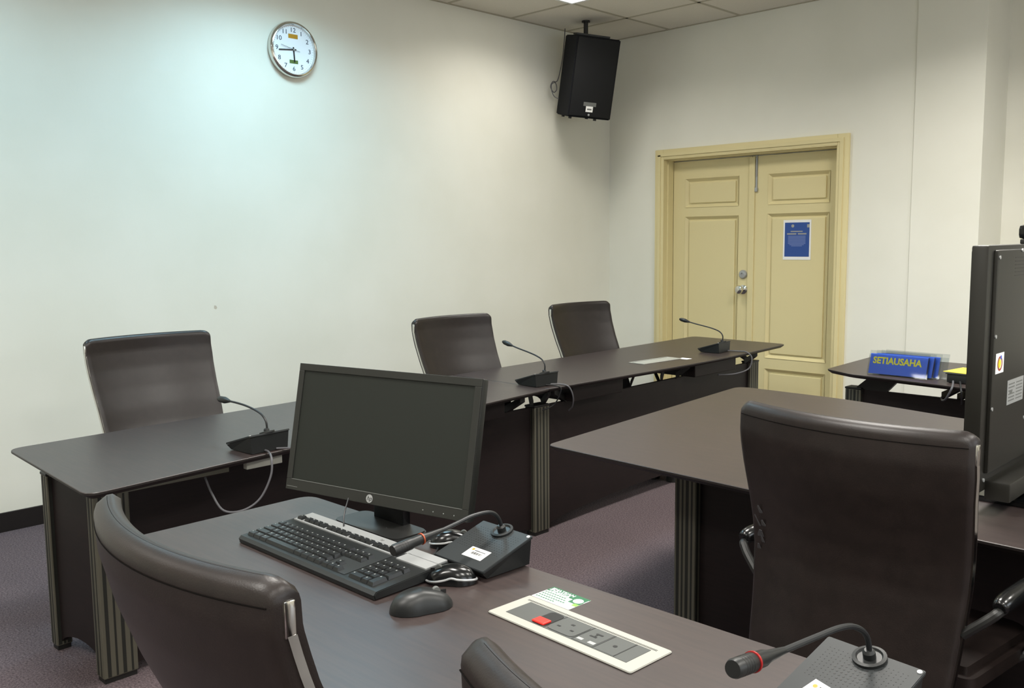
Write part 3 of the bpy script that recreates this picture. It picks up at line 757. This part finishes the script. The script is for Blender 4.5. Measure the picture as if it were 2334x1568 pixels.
# A: behind the monitor row (three units along the left wall), speaker side towards -x: local +Y -> world +x
ga = [(0, .088, .110), (0, .072, .136), (0, .038, .152), (0, -.03, .172), (0, -.10, .190), (0, -.165, .204)]
ga = [(0, .050, .092), (0, .030, .112), (0, -.006, .124), (0, -.060, .133), (0, -.115, .137), (0, -.160, .138)]
gb_ = [(0, .054, .095), (0, .036, .118), (0, -.005, .134), (0, -.065, .147), (0, -.125, .158), (0, -.170, .168)]
m1 = make_mic('gooseneck microphone on the left table, before the leftmost chair', ga)
m1.location = (2.105, -4.447, TZ); m1.rotation_euler = (0, 0, math.radians(-86))
def place_mic(loc, rz, label):
    c = copy_tree(m2); c.location = loc; c.rotation_euler = (0, 0, rz); c['label'] = label; return c
m2 = make_mic('gooseneck microphone on the left row over the table joint, just right of the monitor', gb_)
m2.location = (1.880, -2.892, TZ); m2.rotation_euler = (0, 0, math.radians(-93))
mic3 = place_mic((1.822, -1.310, TZ), math.radians(-85), 'gooseneck microphone at the far end of the left row, before the cream door')
# N1
gn1 = [(.035 * (.055 - y), y, z) for y, z in ((.040, .092), (.016, .107), (-.030, .110), (-.070, .105), (-.110, .100), (-.148, .0965))]
m4 = make_mic('gooseneck microphone with orange ring lying over the keyboard on the foreground desk', gn1, head_len=.085, fat=1, lab=(.016, -.026, 0))
m4.location = (3.410, -4.692, TZ); m4.rotation_euler = (0, 0, math.radians(-2))
gn2 = [(.105 * (.055 - y), y, z) for y, z in ((.038, .097), (.000, .122), (-.048, .136), (-.120, .146), (-.200, .156), (-.240, .162))]
m5 = make_mic('gooseneck microphone with red ring at the bottom right of the foreground desk', gn2, head_len=.080, fat=2, lab=(-.010, -.040, -.2))
m5.location = (4.202, -4.742, TZ); m5.rotation_euler = (0, 0, math.radians(-6))

# cables of the row microphones hanging over the table edge
def cable(pts, r, label, m='cable', name='cable'):
    o = MB().tube(pts, r, n=8).obj(name, M[m]); tag(o, label, 'cable'); return o
cable([(2.165, -4.46, TZ + .006), (2.20, -4.465, TZ + .006), (2.232, -4.475, .690), (2.240, -4.485, .640), (2.232, -4.52, .575), (2.215, -4.57, .545), (2.19, -4.62, .55), (2.16, -4.64, .60), (2.12, -4.64, .645)], .0035, 'grey cable looping down from the leftmost microphone over the table edge')
cable([(2.17, -4.42, TZ + .006), (2.20, -4.38, TZ + .006), (2.225, -4.30, TZ + .003), (2.235, -4.25, .685), (2.20, -4.22, .62)], .003, 'thin grey cable running from the leftmost microphone behind the monitor')
cable([(1.945, -2.87, TZ + .006), (1.98, -2.84, TZ + .006), (2.012, -2.82, .695), (2.020, -2.80, .65), (2.00, -2.78, .60), (1.96, -2.76, .57)], .0035, 'grey cable hanging from the middle microphone of the left row')
cable([(1.945, -2.90, TZ + .006), (1.985, -2.88, TZ + .005), (2.010, -2.87, .69), (1.98, -2.88, .62), (1.94, -2.92, .59)], .003, 'darker cable hanging beside the table joint under the middle microphone', 'bcable')
cable([(1.88, -1.26, TZ + .006), (1.94, -1.24, TZ + .006), (1.99, -1.23, TZ + .003), (2.018, -1.22, .67), (2.01, -1.24, .61), (1.97, -1.32, .585), (1.92, -1.42, .585)], .004, 'grey cable curling over the edge from the farthest microphone')

# ------------------------------------------------------------------ monitor
mo = thing('monitor', (3.05, -4.690, TZ), 'black computer monitor with dark screen standing on the foreground desk', 'monitor', world=True)
yaw_, tilt_ = 0.209, 0.21; W_, H_ = .540, .306
aa = V((math.cos(yaw_), math.sin(yaw_), 0)); nn = V((math.sin(yaw_), -math.cos(yaw_), 0)); uu = V((0, 0, 1)) * math.cos(tilt_) - nn * math.sin(tilt_); n3 = aa.cross(uu)
mm = Matrix((aa, uu, n3)).transposed().to_4x4(); mm.translation = V((3.067, -4.716, .764))
b = MB(); b.box((-W_ / 2, 0, -.022), (W_ / 2, H_, 0), .004, mx=mm); b.box((-.20, .05, -.048), (.20, H_ - .04, -.020), .012, mx=mm); b.obj('casing', M['bezel'], mo, smooth=20)
b = MB(); bz = .017
b.box((-W_ / 2, H_ - bz, -.001), (W_ / 2, H_, .004), .001, mx=mm).box((-W_ / 2, 0, -.001), (W_ / 2, .026, .004), .001, mx=mm)
b.box((-W_ / 2, .026, -.001), (-W_ / 2 + bz, H_ - bz, .004), .001, mx=mm).box((W_ / 2 - bz, .026, -.001), (W_ / 2, H_ - bz, .004), .001, mx=mm)
b.obj('bezel', M['bezel'], mo, smooth=0)
MB().box((-W_ / 2 + bz, .026, -.001), (W_ / 2 - bz, H_ - bz, .001), mx=mm).obj('screen', M['screen'], mo, smooth=0)
b = MB(); b.box((-W_ / 2 + bz, .0255, .0035), (W_ / 2 - bz, .0268, .0046), mx=mm).box((-W_ / 2 + .004, .0075, .004), (-W_ / 2 + .038, .0087, .0045), mx=mm); b.obj('trim_line', M['grey'], mo, smooth=0)
lg = MB(); lg.cyl(mm @ V((-.004, .0125, .004)), mm @ V((-.004, .0125, .0048)), .0095, n=28); lg = lg.obj('logo_badge', M['silver'], mo)
text('logo_letters', 'hp', .015, mm @ V((-.004, .0130, .0050)), aa, uu, M['black'], lg, ext=.0001, shear=.3).location = (0, 0, 0)
b = MB()
for k in range(4): b.cyl(mm @ V((.150 + .028 * k, .010, .004)), mm @ V((.150 + .028 * k, .010, .0046)), .0014, n=8)
b.obj('button', M['legend'], mo)
b = MB(); b.box((3.010, -4.668, TZ + .010), (3.120, -4.646, .90), .004); b.obj('stand_neck', M['gloss'], mo, smooth=20)
b = MB(); b.prism(rounded([(2.950, -4.748), (3.190, -4.748), (3.190, -4.645), (2.950, -4.645)], .03), TZ + .0005, TZ + .014, bev=.003); b.obj('stand_base', M['blk'], mo, smooth=30)
cable([(3.02, -4.745, .775), (3.045, -4.775, .750), (3.062, -4.79, .725), (3.060, -4.795, .704), (3.04, -4.80, .7025)], .0018, 'thin black cable dangling below the monitor between it and the keyboard', 'bcable')
cable([(3.10, -4.755, .704), (3.16, -4.70, .7035), (3.22, -4.665, .704), (3.25, -4.672, .7035), (3.30, -4.735, .7035), (3.31, -4.79, .7035), (3.37, -4.815, .7035)], .0022, 'black mouse cable on the desk passing under the monitor to the silver-edged mouse', 'bcable')
o = thing('cable_tag', (3.125, -4.705, TZ), 'white folded cable tag lying below the lower right of the monitor', 'tag', rotz=.5)
b = MB(); b.prism([(-.028, -.012), (.012, -.016), (.020, .006), (-.018, .016)], .001, .0018, mx=Matrix.Rotation(.10, 4, 'Y')); b.obj('tag', M['paper'], o, smooth=0)
b = MB(); b.tube([(-.018, .012, .012), (.0, .008, .010), (.022, .0, .006), (.050, .006, .004)], .0022, n=8); b.obj('tie', M['white'], o)

# ------------------------------------------------------------------ keyboard
kx, ky = V((.505, .0, 0)), 0
kb = thing('keyboard', (3.156, -4.868, TZ), 'black keyboard with silver top strip lying before the monitor', 'keyboard', rotz=math.radians(.2))
KW, KD = .490, .186
def sl(y): return .016 + (y + KD / 2) / KD * .010   # height of the deck rises to the back
b = MB()
x0, x1, y0, y1 = -KW / 2, KW / 2, -KD / 2, KD / 2
prof = [(y0, .004), (y0 - .002, .010), (y0 + .004, .016), (y0 + .012, sl(y0 + .012)), (y1 - .004, sl(y1)), (y1, sl(y1) - .004), (y1, .004), (y0, .001)]
mxp = Matrix(((0, 0, 1, 0), (1, 0, 0, 0), (0, 1, 0, 0), (0, 0, 0, 1)))
b.prism(prof, x0, x1, mx=mxp, bev=.0015); b.obj('case', M['plast'], kb, smooth=35)
mk = Matrix.Translation((0, 0, 0))
def deck(y): return sl(y)
b = MB()
def slab(bb, xa, xb, ya_, yb_, lo, hi):
    vs = [V((xa, ya_, deck(ya_) + lo)), V((xb, ya_, deck(ya_) + lo)), V((xb, yb_, deck(yb_) + lo)), V((xa, yb_, deck(yb_) + lo)), V((xa, ya_, deck(ya_) + hi)), V((xb, ya_, deck(ya_) + hi)), V((xb, yb_, deck(yb_) + hi)), V((xa, yb_, deck(yb_) + hi))]
    bb._add(vs, [(3, 2, 1, 0), (4, 5, 6, 7), (0, 1, 5, 4), (1, 2, 6, 5), (2, 3, 7, 6), (3, 0, 4, 7)])
slab(b, x0 + .010, x1 - .006, y1 - .028, y1 - .002, 0, .0028)
slab(b, x0 + .010, x1 - .110, y1 - .052, y1 - .0475, 0, .0028)
for xa in (x0 + .010, x0 + .036, x0 + .123, x0 + .208, x0 + .290): slab(b, xa, xa + .0045, y1 - .050, y1 - .026, 0, .0028)
slab(b, x1 - .098, x1 - .006, y1 - .058, y1 - .026, 0, .0028)
b.obj('silver_strip', M['silver'], kb, smooth=0)
b = MB(); slab(b, x1 - .193, x1 - .115, y0 + .014, y1 - .054, 0, .0012); b.obj('grey_deck', M['plate'], kb, smooth=0)
tl = text('logo_letters', 'hp', .012, (.045, y1 - .012, deck(y1 - .012) + .0029), (1, 0, 0), (0, 1, 0), M['grey'], kb, ext=.0001)
KU = .0199; kmesh = {}
def key(xc, yc, wu=1.0, hu=1.0, leg=True):
    k = (round(wu, 2), round(hu, 2), leg)
    if k not in kmesh:
        b = MB(); w_, d_ = KU * wu - .0018, KU * hu * .93 - .0018
        A = [(-w_ / 2, -d_ / 2), (w_ / 2, -d_ / 2), (w_ / 2, d_ / 2), (-w_ / 2, d_ / 2)]
        tw, td = w_ - .0045, d_ - .0045
        T = [(-tw / 2, -td / 2 + .0006), (tw / 2, -td / 2 + .0006), (tw / 2, td / 2 + .0006), (-tw / 2, td / 2 + .0006)]
        vs = [V((x, y, 0)) for x, y in A] + [V((x, y, .0068)) for x, y in T]
        b._add(vs, [(3, 2, 1, 0), (4, 5, 6, 7), (0, 1, 5, 4), (1, 2, 6, 5), (2, 3, 7, 6), (3, 0, 4, 7)])
        if leg: b.box((-tw / 2 + .002, td / 2 - .0048, .0067), (-tw / 2 + .0052, td / 2 - .0016, .0070), mi=1)
        o = b.obj('key', [M['key'], M['legend']], kb, smooth=0); kmesh[k] = o.data
    else:
        o = bpy.data.objects.new('key', kmesh[k]); COL.objects.link(o); o.parent = kb
    o.location = (xc, yc, deck(yc) + .0004); o.rotation_euler = (math.atan2(.010, KD), 0, 0)
RY = [y0 + .022 + i * .0187 for i in range(5)]
def row(ri, start, widths):
    x = start
    for w_ in widths:
        key(x + w_ * KU / 2, RY[ri], w_, 1, leg=w_ < 3); x += w_ * KU
X0 = x0 + .012
row(0, X0, [1.25, 1.25, 1.25, 5.5, 1.25, 1.25, 1.25, 1.0])
row(1, X0, [2.25] + [1] * 10 + [1.75])
row(2, X0, [1.75] + [1] * 11 + [1.25])
row(3, X0, [1.5] + [1] * 12 + [.5])
row(4, X0, [1] * 12 + [2])
fy = y1 - .038
key(X0 + .0105, fy)
for g, s0 in enumerate((x0 + .042, x0 + .129, x0 + .214)):
    for k in range(4): key(s0 + .0095 + k * .0195, fy)
for k in range(3): key(x0 + .3055 + k * .0195, fy)
nx = x0 + .3055
for k in range(3): key(nx + k * .0195, RY[4]); key(nx + k * .0195, RY[3]); key(nx + k * .0195, RY[0])
key(nx + .0195, RY[1])
px = x1 - .104
for r_ in (1, 2, 3, 4):
    for k in range(3): key(px + .0195 * k + .012, RY[r_])
key(px + .012 + .00975, RY[0], 2); key(px + .012 + .039, RY[0])
key(px + .012 + .0585, RY[4]); key(px + .012 + .0585, (RY[3] + RY[2]) / 2, 1, 2); key(px + .012 + .0585, (RY[1] + RY[0]) / 2, 1, 2)

# ------------------------------------------------------------------ mice
def mouse(name, loc, rz, label, mbody, rim=None, L_=.112, W_=.060, Hh=.036, rimside=1):
    t = thing(name, loc, label, 'mouse', rotz=rz)
    b = MB(); n1, n2 = 22, 12
    rings = []
    for i in range(n2 + 1):
        ph = (PI / 2) * i / n2; z = Hh * math.sin(ph); s = math.cos(ph) ** .62
        ring = []
        for k in range(n1):
            a_ = 2 * PI * k / n1; cx, cy = math.cos(a_), math.sin(a_)
            wmod = 1 - .16 * math.exp(-((cy - .1) / .35) ** 2)
            zz = z * (1 - .30 * max(0, cy * s) - .05 * max(0, -cy * s))
            ring.append(V((cx * W_ / 2 * s * wmod, cy * L_ / 2 * s, zz + .001)))
        rings.append(ring)
    vs = [v for r_ in rings for v in r_]
    fs = [(i * n1 + k, i * n1 + (k + 1) % n1, (i + 1) * n1 + (k + 1) % n1, (i + 1) * n1 + k) for i in range(n2) for k in range(n1)] + [tuple(reversed(range(n1))), tuple(range(n2 * n1, (n2 + 1) * n1))]
    b._add(vs, fs); b.obj('shell', mbody, t, smooth=70)
    if rim:
        pts = []; sd = rimside
        for k in range(13):   # a line swooping low along one side and round the heel
            a_ = PI / 2 * .75 - k * (PI * .375 + PI * .60) / 12
            cy = math.sin(a_); cx = math.cos(a_) * sd; hz = .006 + .012 * (1 - math.cos((k / 12) * PI * 1.0)) * (1 if k < 5 else .0) + (.010 if k >= 5 else 0) * (1 - (k - 5) / 7) 
            s_ = math.cos(math.asin(min(1, hz / Hh))) ** .62
            pts.append(V((cx * W_ / 2 * s_ * 1.03 * (1 - .16 * math.exp(-((cy - .1) / .35) ** 2)), cy * L_ / 2 * s_ * 1.02, hz)))
        b = MB(); b.tube(pts, .0022, n=8, smooth=True); b.obj('silver_edge', rim, t)
    b = MB(); b.box((-.0006, L_ * .12, Hh * .60), (.0006, L_ * .40, Hh * .80)); b.obj('button_split', M['black'], t, smooth=0)
    b = MB(); b.cyl((-.004, L_ * .24, Hh * .80), (.004, L_ * .24, Hh * .80), .007, n=16); b.obj('scroll_wheel', M['grey'], t)
    return t
mouse('computer_mouse', (3.432, -4.800, TZ), math.radians(128), 'glossy black mouse with a silver edge line, beside the microphone base', M['gloss'], M['silver'], Hh=.034, L_=.100, rimside=-1)
mouse('computer_mouse', (3.492, -4.925, TZ), math.radians(-22), 'matte dark grey mouse in front of the keyboard, nearest the edge of the desk', M['plast'], None, L_=.118, W_=.070, Hh=.038)
mouse('computer_mouse', (3.275, -4.655, TZ), math.radians(-40), 'glossy black mouse half hidden behind the microphone base next to the monitor', M['gloss'], M['silver'], L_=.100, W_=.058, Hh=.034)

# ------------------------------------------------------------------ name plates on the far table
def nameplate(loc, rz, label, card=True, word=None, Ln=.285):
    t = thing('name_plate', loc, label, 'name plate', rotz=rz, group='acrylic name plates stacked on the far table')
    hh = .118; an = math.radians(16)
    mx = Matrix.Rotation(-an, 4, 'X')
    b = MB(); b.box((-Ln / 2, 0, 0), (Ln / 2, .002, hh), mx=mx); b.box((-Ln / 2, 0, .0), (Ln / 2, .010, .002)); b.obj('holder', M['acryl'], t, smooth=0)
    b = MB(); b.box((-Ln / 2, -.006, .004), (Ln / 2, -.0045, hh - .018), mx=mx); b.obj('front_sheet', M['acryl'], t, smooth=0)
    if card:
        b = MB(); b.box((-Ln / 2 + .006, -.0035, .006), (Ln / 2 - .006, -.0015, hh - .015), mx=mx); c = b.obj('blue_card', M['blue'], t, smooth=0)
        if word:
            text('lettering', word, .044, mx @ V((-.006, -.0040, .070)), (1, 0, 0), mx.to_3x3() @ V((0, 0, 1)), M['yellow'], c, ext=.0002, bold=.0014, sx=.92)
    return t
nameplate((3.003, -1.608, TZ), math.radians(-2), 'blue name plate with yellow word SETIAUSAHA, front one of the stack', word='SETIAUSAHA', Ln=.285)
nameplate((3.022, -1.586, TZ), math.radians(-3), 'blue name plate tucked directly behind the front one, its right edge showing')
nameplate((3.040, -1.564, TZ), math.radians(-1), 'blue name plate third in the stack, poking out further right')
nameplate((3.058, -1.540, TZ), math.radians(-2), 'empty clear name plate holder behind the blue cards, sticking out at the right', card=False, Ln=.30)
# far microphone unit with a yellow sheet on it, mostly hidden by the television
ru = thing('conference_microphone', (3.31, -1.56, TZ), 'black microphone base under a yellow sheet, half hidden by the television', 'microphone', rotz=math.radians(0), group='gooseneck conference microphones')
b = MB(); b.box((-.070, -.075, .002), (.080, .060, .040), .004); b.obj('body', M['plast'], ru, smooth=20)
b = MB(); b.box((-.075, -.080, .040), (.085, .066, .045), .002); b.obj('top_plate', M['plate'], ru, smooth=20)
o = MB().prism([(3.215, -1.610), (3.36, -1.640), (3.40, -1.44), (3.24, -1.43)], TZ + .046, TZ + .0475).obj('yellow_paper', M['yelp'], smooth=0)
tag(o, 'yellow sheet of paper lying on the microphone base beside the television', 'paper')
cable([(3.27, -1.64, TZ + .01), (3.29, -1.70, TZ + .004), (3.30, -1.745, .69), (3.27, -1.72, .64), (3.22, -1.62, .615), (3.18, -1.52, .61)], .0045, 'grey cable dropping over the far table edge beside the television')
cable([(3.30, -1.64, TZ + .01), (3.33, -1.72, TZ + .003), (3.345, -1.755, .68), (3.33, -1.70, .62)], .004, 'black cable dropping over the far table edge behind the television', 'bcable')

# ------------------------------------------------------------------ television
tv = thing('television', (4.03, -3.2, TZ), 'large black flat television seen from behind at the right edge', 'television', world=True)
b = MB(); b.box((3.992, -3.690, .757), (4.030, -2.720, 1.336), .006); b.obj('casing', M['tvback'], tv, smooth=20)
b = MB(); b.box((4.024, -3.655, .80), (4.040, -2.755, 1.325), .010); b.obj('rear_cover', M['tvback'], tv, smooth=20)
MB().box((3.9885, -3.675, .785), (3.9930, -2.735, 1.322)).obj('screen', M['gloss'], tv, smooth=0)
b = MB()
for k in range(6): b.box((4.0395, -3.53, 1.262 + k * .0085), (4.0405, -3.20, 1.2635 + k * .0085))
b.obj('vent_slots', M['black'], tv, smooth=0)
for (y_, z_, x_) in ((-3.645, 1.308, 4.0405), (-3.48, 1.322, 4.0405), (-3.648, 1.125, 4.0405), (-3.650, .955, 4.0405), (-3.655, .785, 4.031), (-3.385, 1.25, 4.0405), (-3.40, .90, 4.0405)):
    MB().cyl((x_ - .001, y_, z_), (x_ + .0015, y_, z_), .0045, n=12).obj('screw', M['silver'], tv)
b = MB(); b.box((4.0403, -3.660 + .02, 1.036), (4.0410, -3.582, 1.084)); s1 = b.obj('square_sticker', M['paper'], tv, smooth=0)
b = MB(); mxs = Matrix.Translation((4.0411, -3.611, 1.059)) @ Matrix(((0, 0, 1, 0), (1, 0, 0, 0), (0, 1, 0, 0), (0, 0, 0, 1)))
b.lathe([(.0125, 0), (.0175, 0), (.0175, .0004), (.0125, .0004), (.0125, 0)], n=26, mx=mxs); b.obj('orange_ring', M['orange'], s1)
b = MB(); b.lathe([(0, 0), (.0105, 0), (.0105, .0004), (0, .0004)], n=20, mx=mxs @ Matrix.Translation((-.003, .0, 0))); b.obj('yellow_disc', M['yellow'], s1)
b = MB(); b.lathe([(0, 0), (.005, 0), (.005, .0005), (0, .0005)], n=16, mx=mxs @ Matrix.Translation((.006, .014, 0))); b.obj('blue_dot', M['blue'], s1)
b = MB(); b.box((4.0403, -3.545, .950), (4.0410, -3.42, 1.010)); s2 = b.obj('rating_label', M['silver'], tv, smooth=0)
b = MB()
for k in range(6): b.box((4.0410, -3.535, .958 + k * .008), (4.0413, -3.535 + (.045 if k != 3 else .03), .961 + k * .008))
b.box((4.0410, -3.527, .976), (4.0414, -3.507, .983))
for k in range(6): b.box((4.0410, -3.478, .958 + k * .008), (4.0413, -3.43, .9605 + k * .008))
b.obj('fine_print', M['grey'], s2, smooth=0)
b = MB(); b.box((4.028, -3.640, .735), (4.085, -2.80, .782), .006); b.obj('lower_housing', M['tvback'], tv, smooth=20)
b = MB(); b.prism([(-3.45, .702), (-2.96, .702), (-3.10, .790), (-3.30, .790)], 4.035, 4.062, mx=Matrix(((0, 0, 1, 0), (1, 0, 0, 0), (0, 1, 0, 0), (0, 0, 0, 1)))); b.obj('stand_neck', M['gloss'], tv, smooth=20)
b = MB(); b.prism(rounded([(3.92, -3.53), (4.22, -3.53), (4.22, -2.88), (3.92, -2.88)], .05), TZ + .0005, TZ + .014, bev=.003); b.obj('stand_base', M['mirror'], tv, smooth=30)
wc = thing('webcam', (4.015, -3.30, 1.336), 'small black camera perched on top of the television at the right edge', 'camera', world=True)
b = MB(); b.box((3.995, -3.345, 1.336), (4.035, -3.265, 1.348), .003); b.obj('clip', M['blk'], wc, smooth=20)
b = MB(); b.box((3.99, -3.350, 1.348), (4.035, -3.26, 1.385), .012); b.obj('camera_body', M['gloss'], wc, smooth=30)

# ------------------------------------------------------------------ colour management
sc = bpy.context.scene
sc.view_settings.view_transform = 'Standard'; sc.view_settings.look = 'None'
sc.view_settings.gamma = 1; sc.view_settings.use_curve_mapping = False
sc.view_settings.exposure = 0.68
for o in bpy.data.objects:
    if '_w' in o: del o['_w']
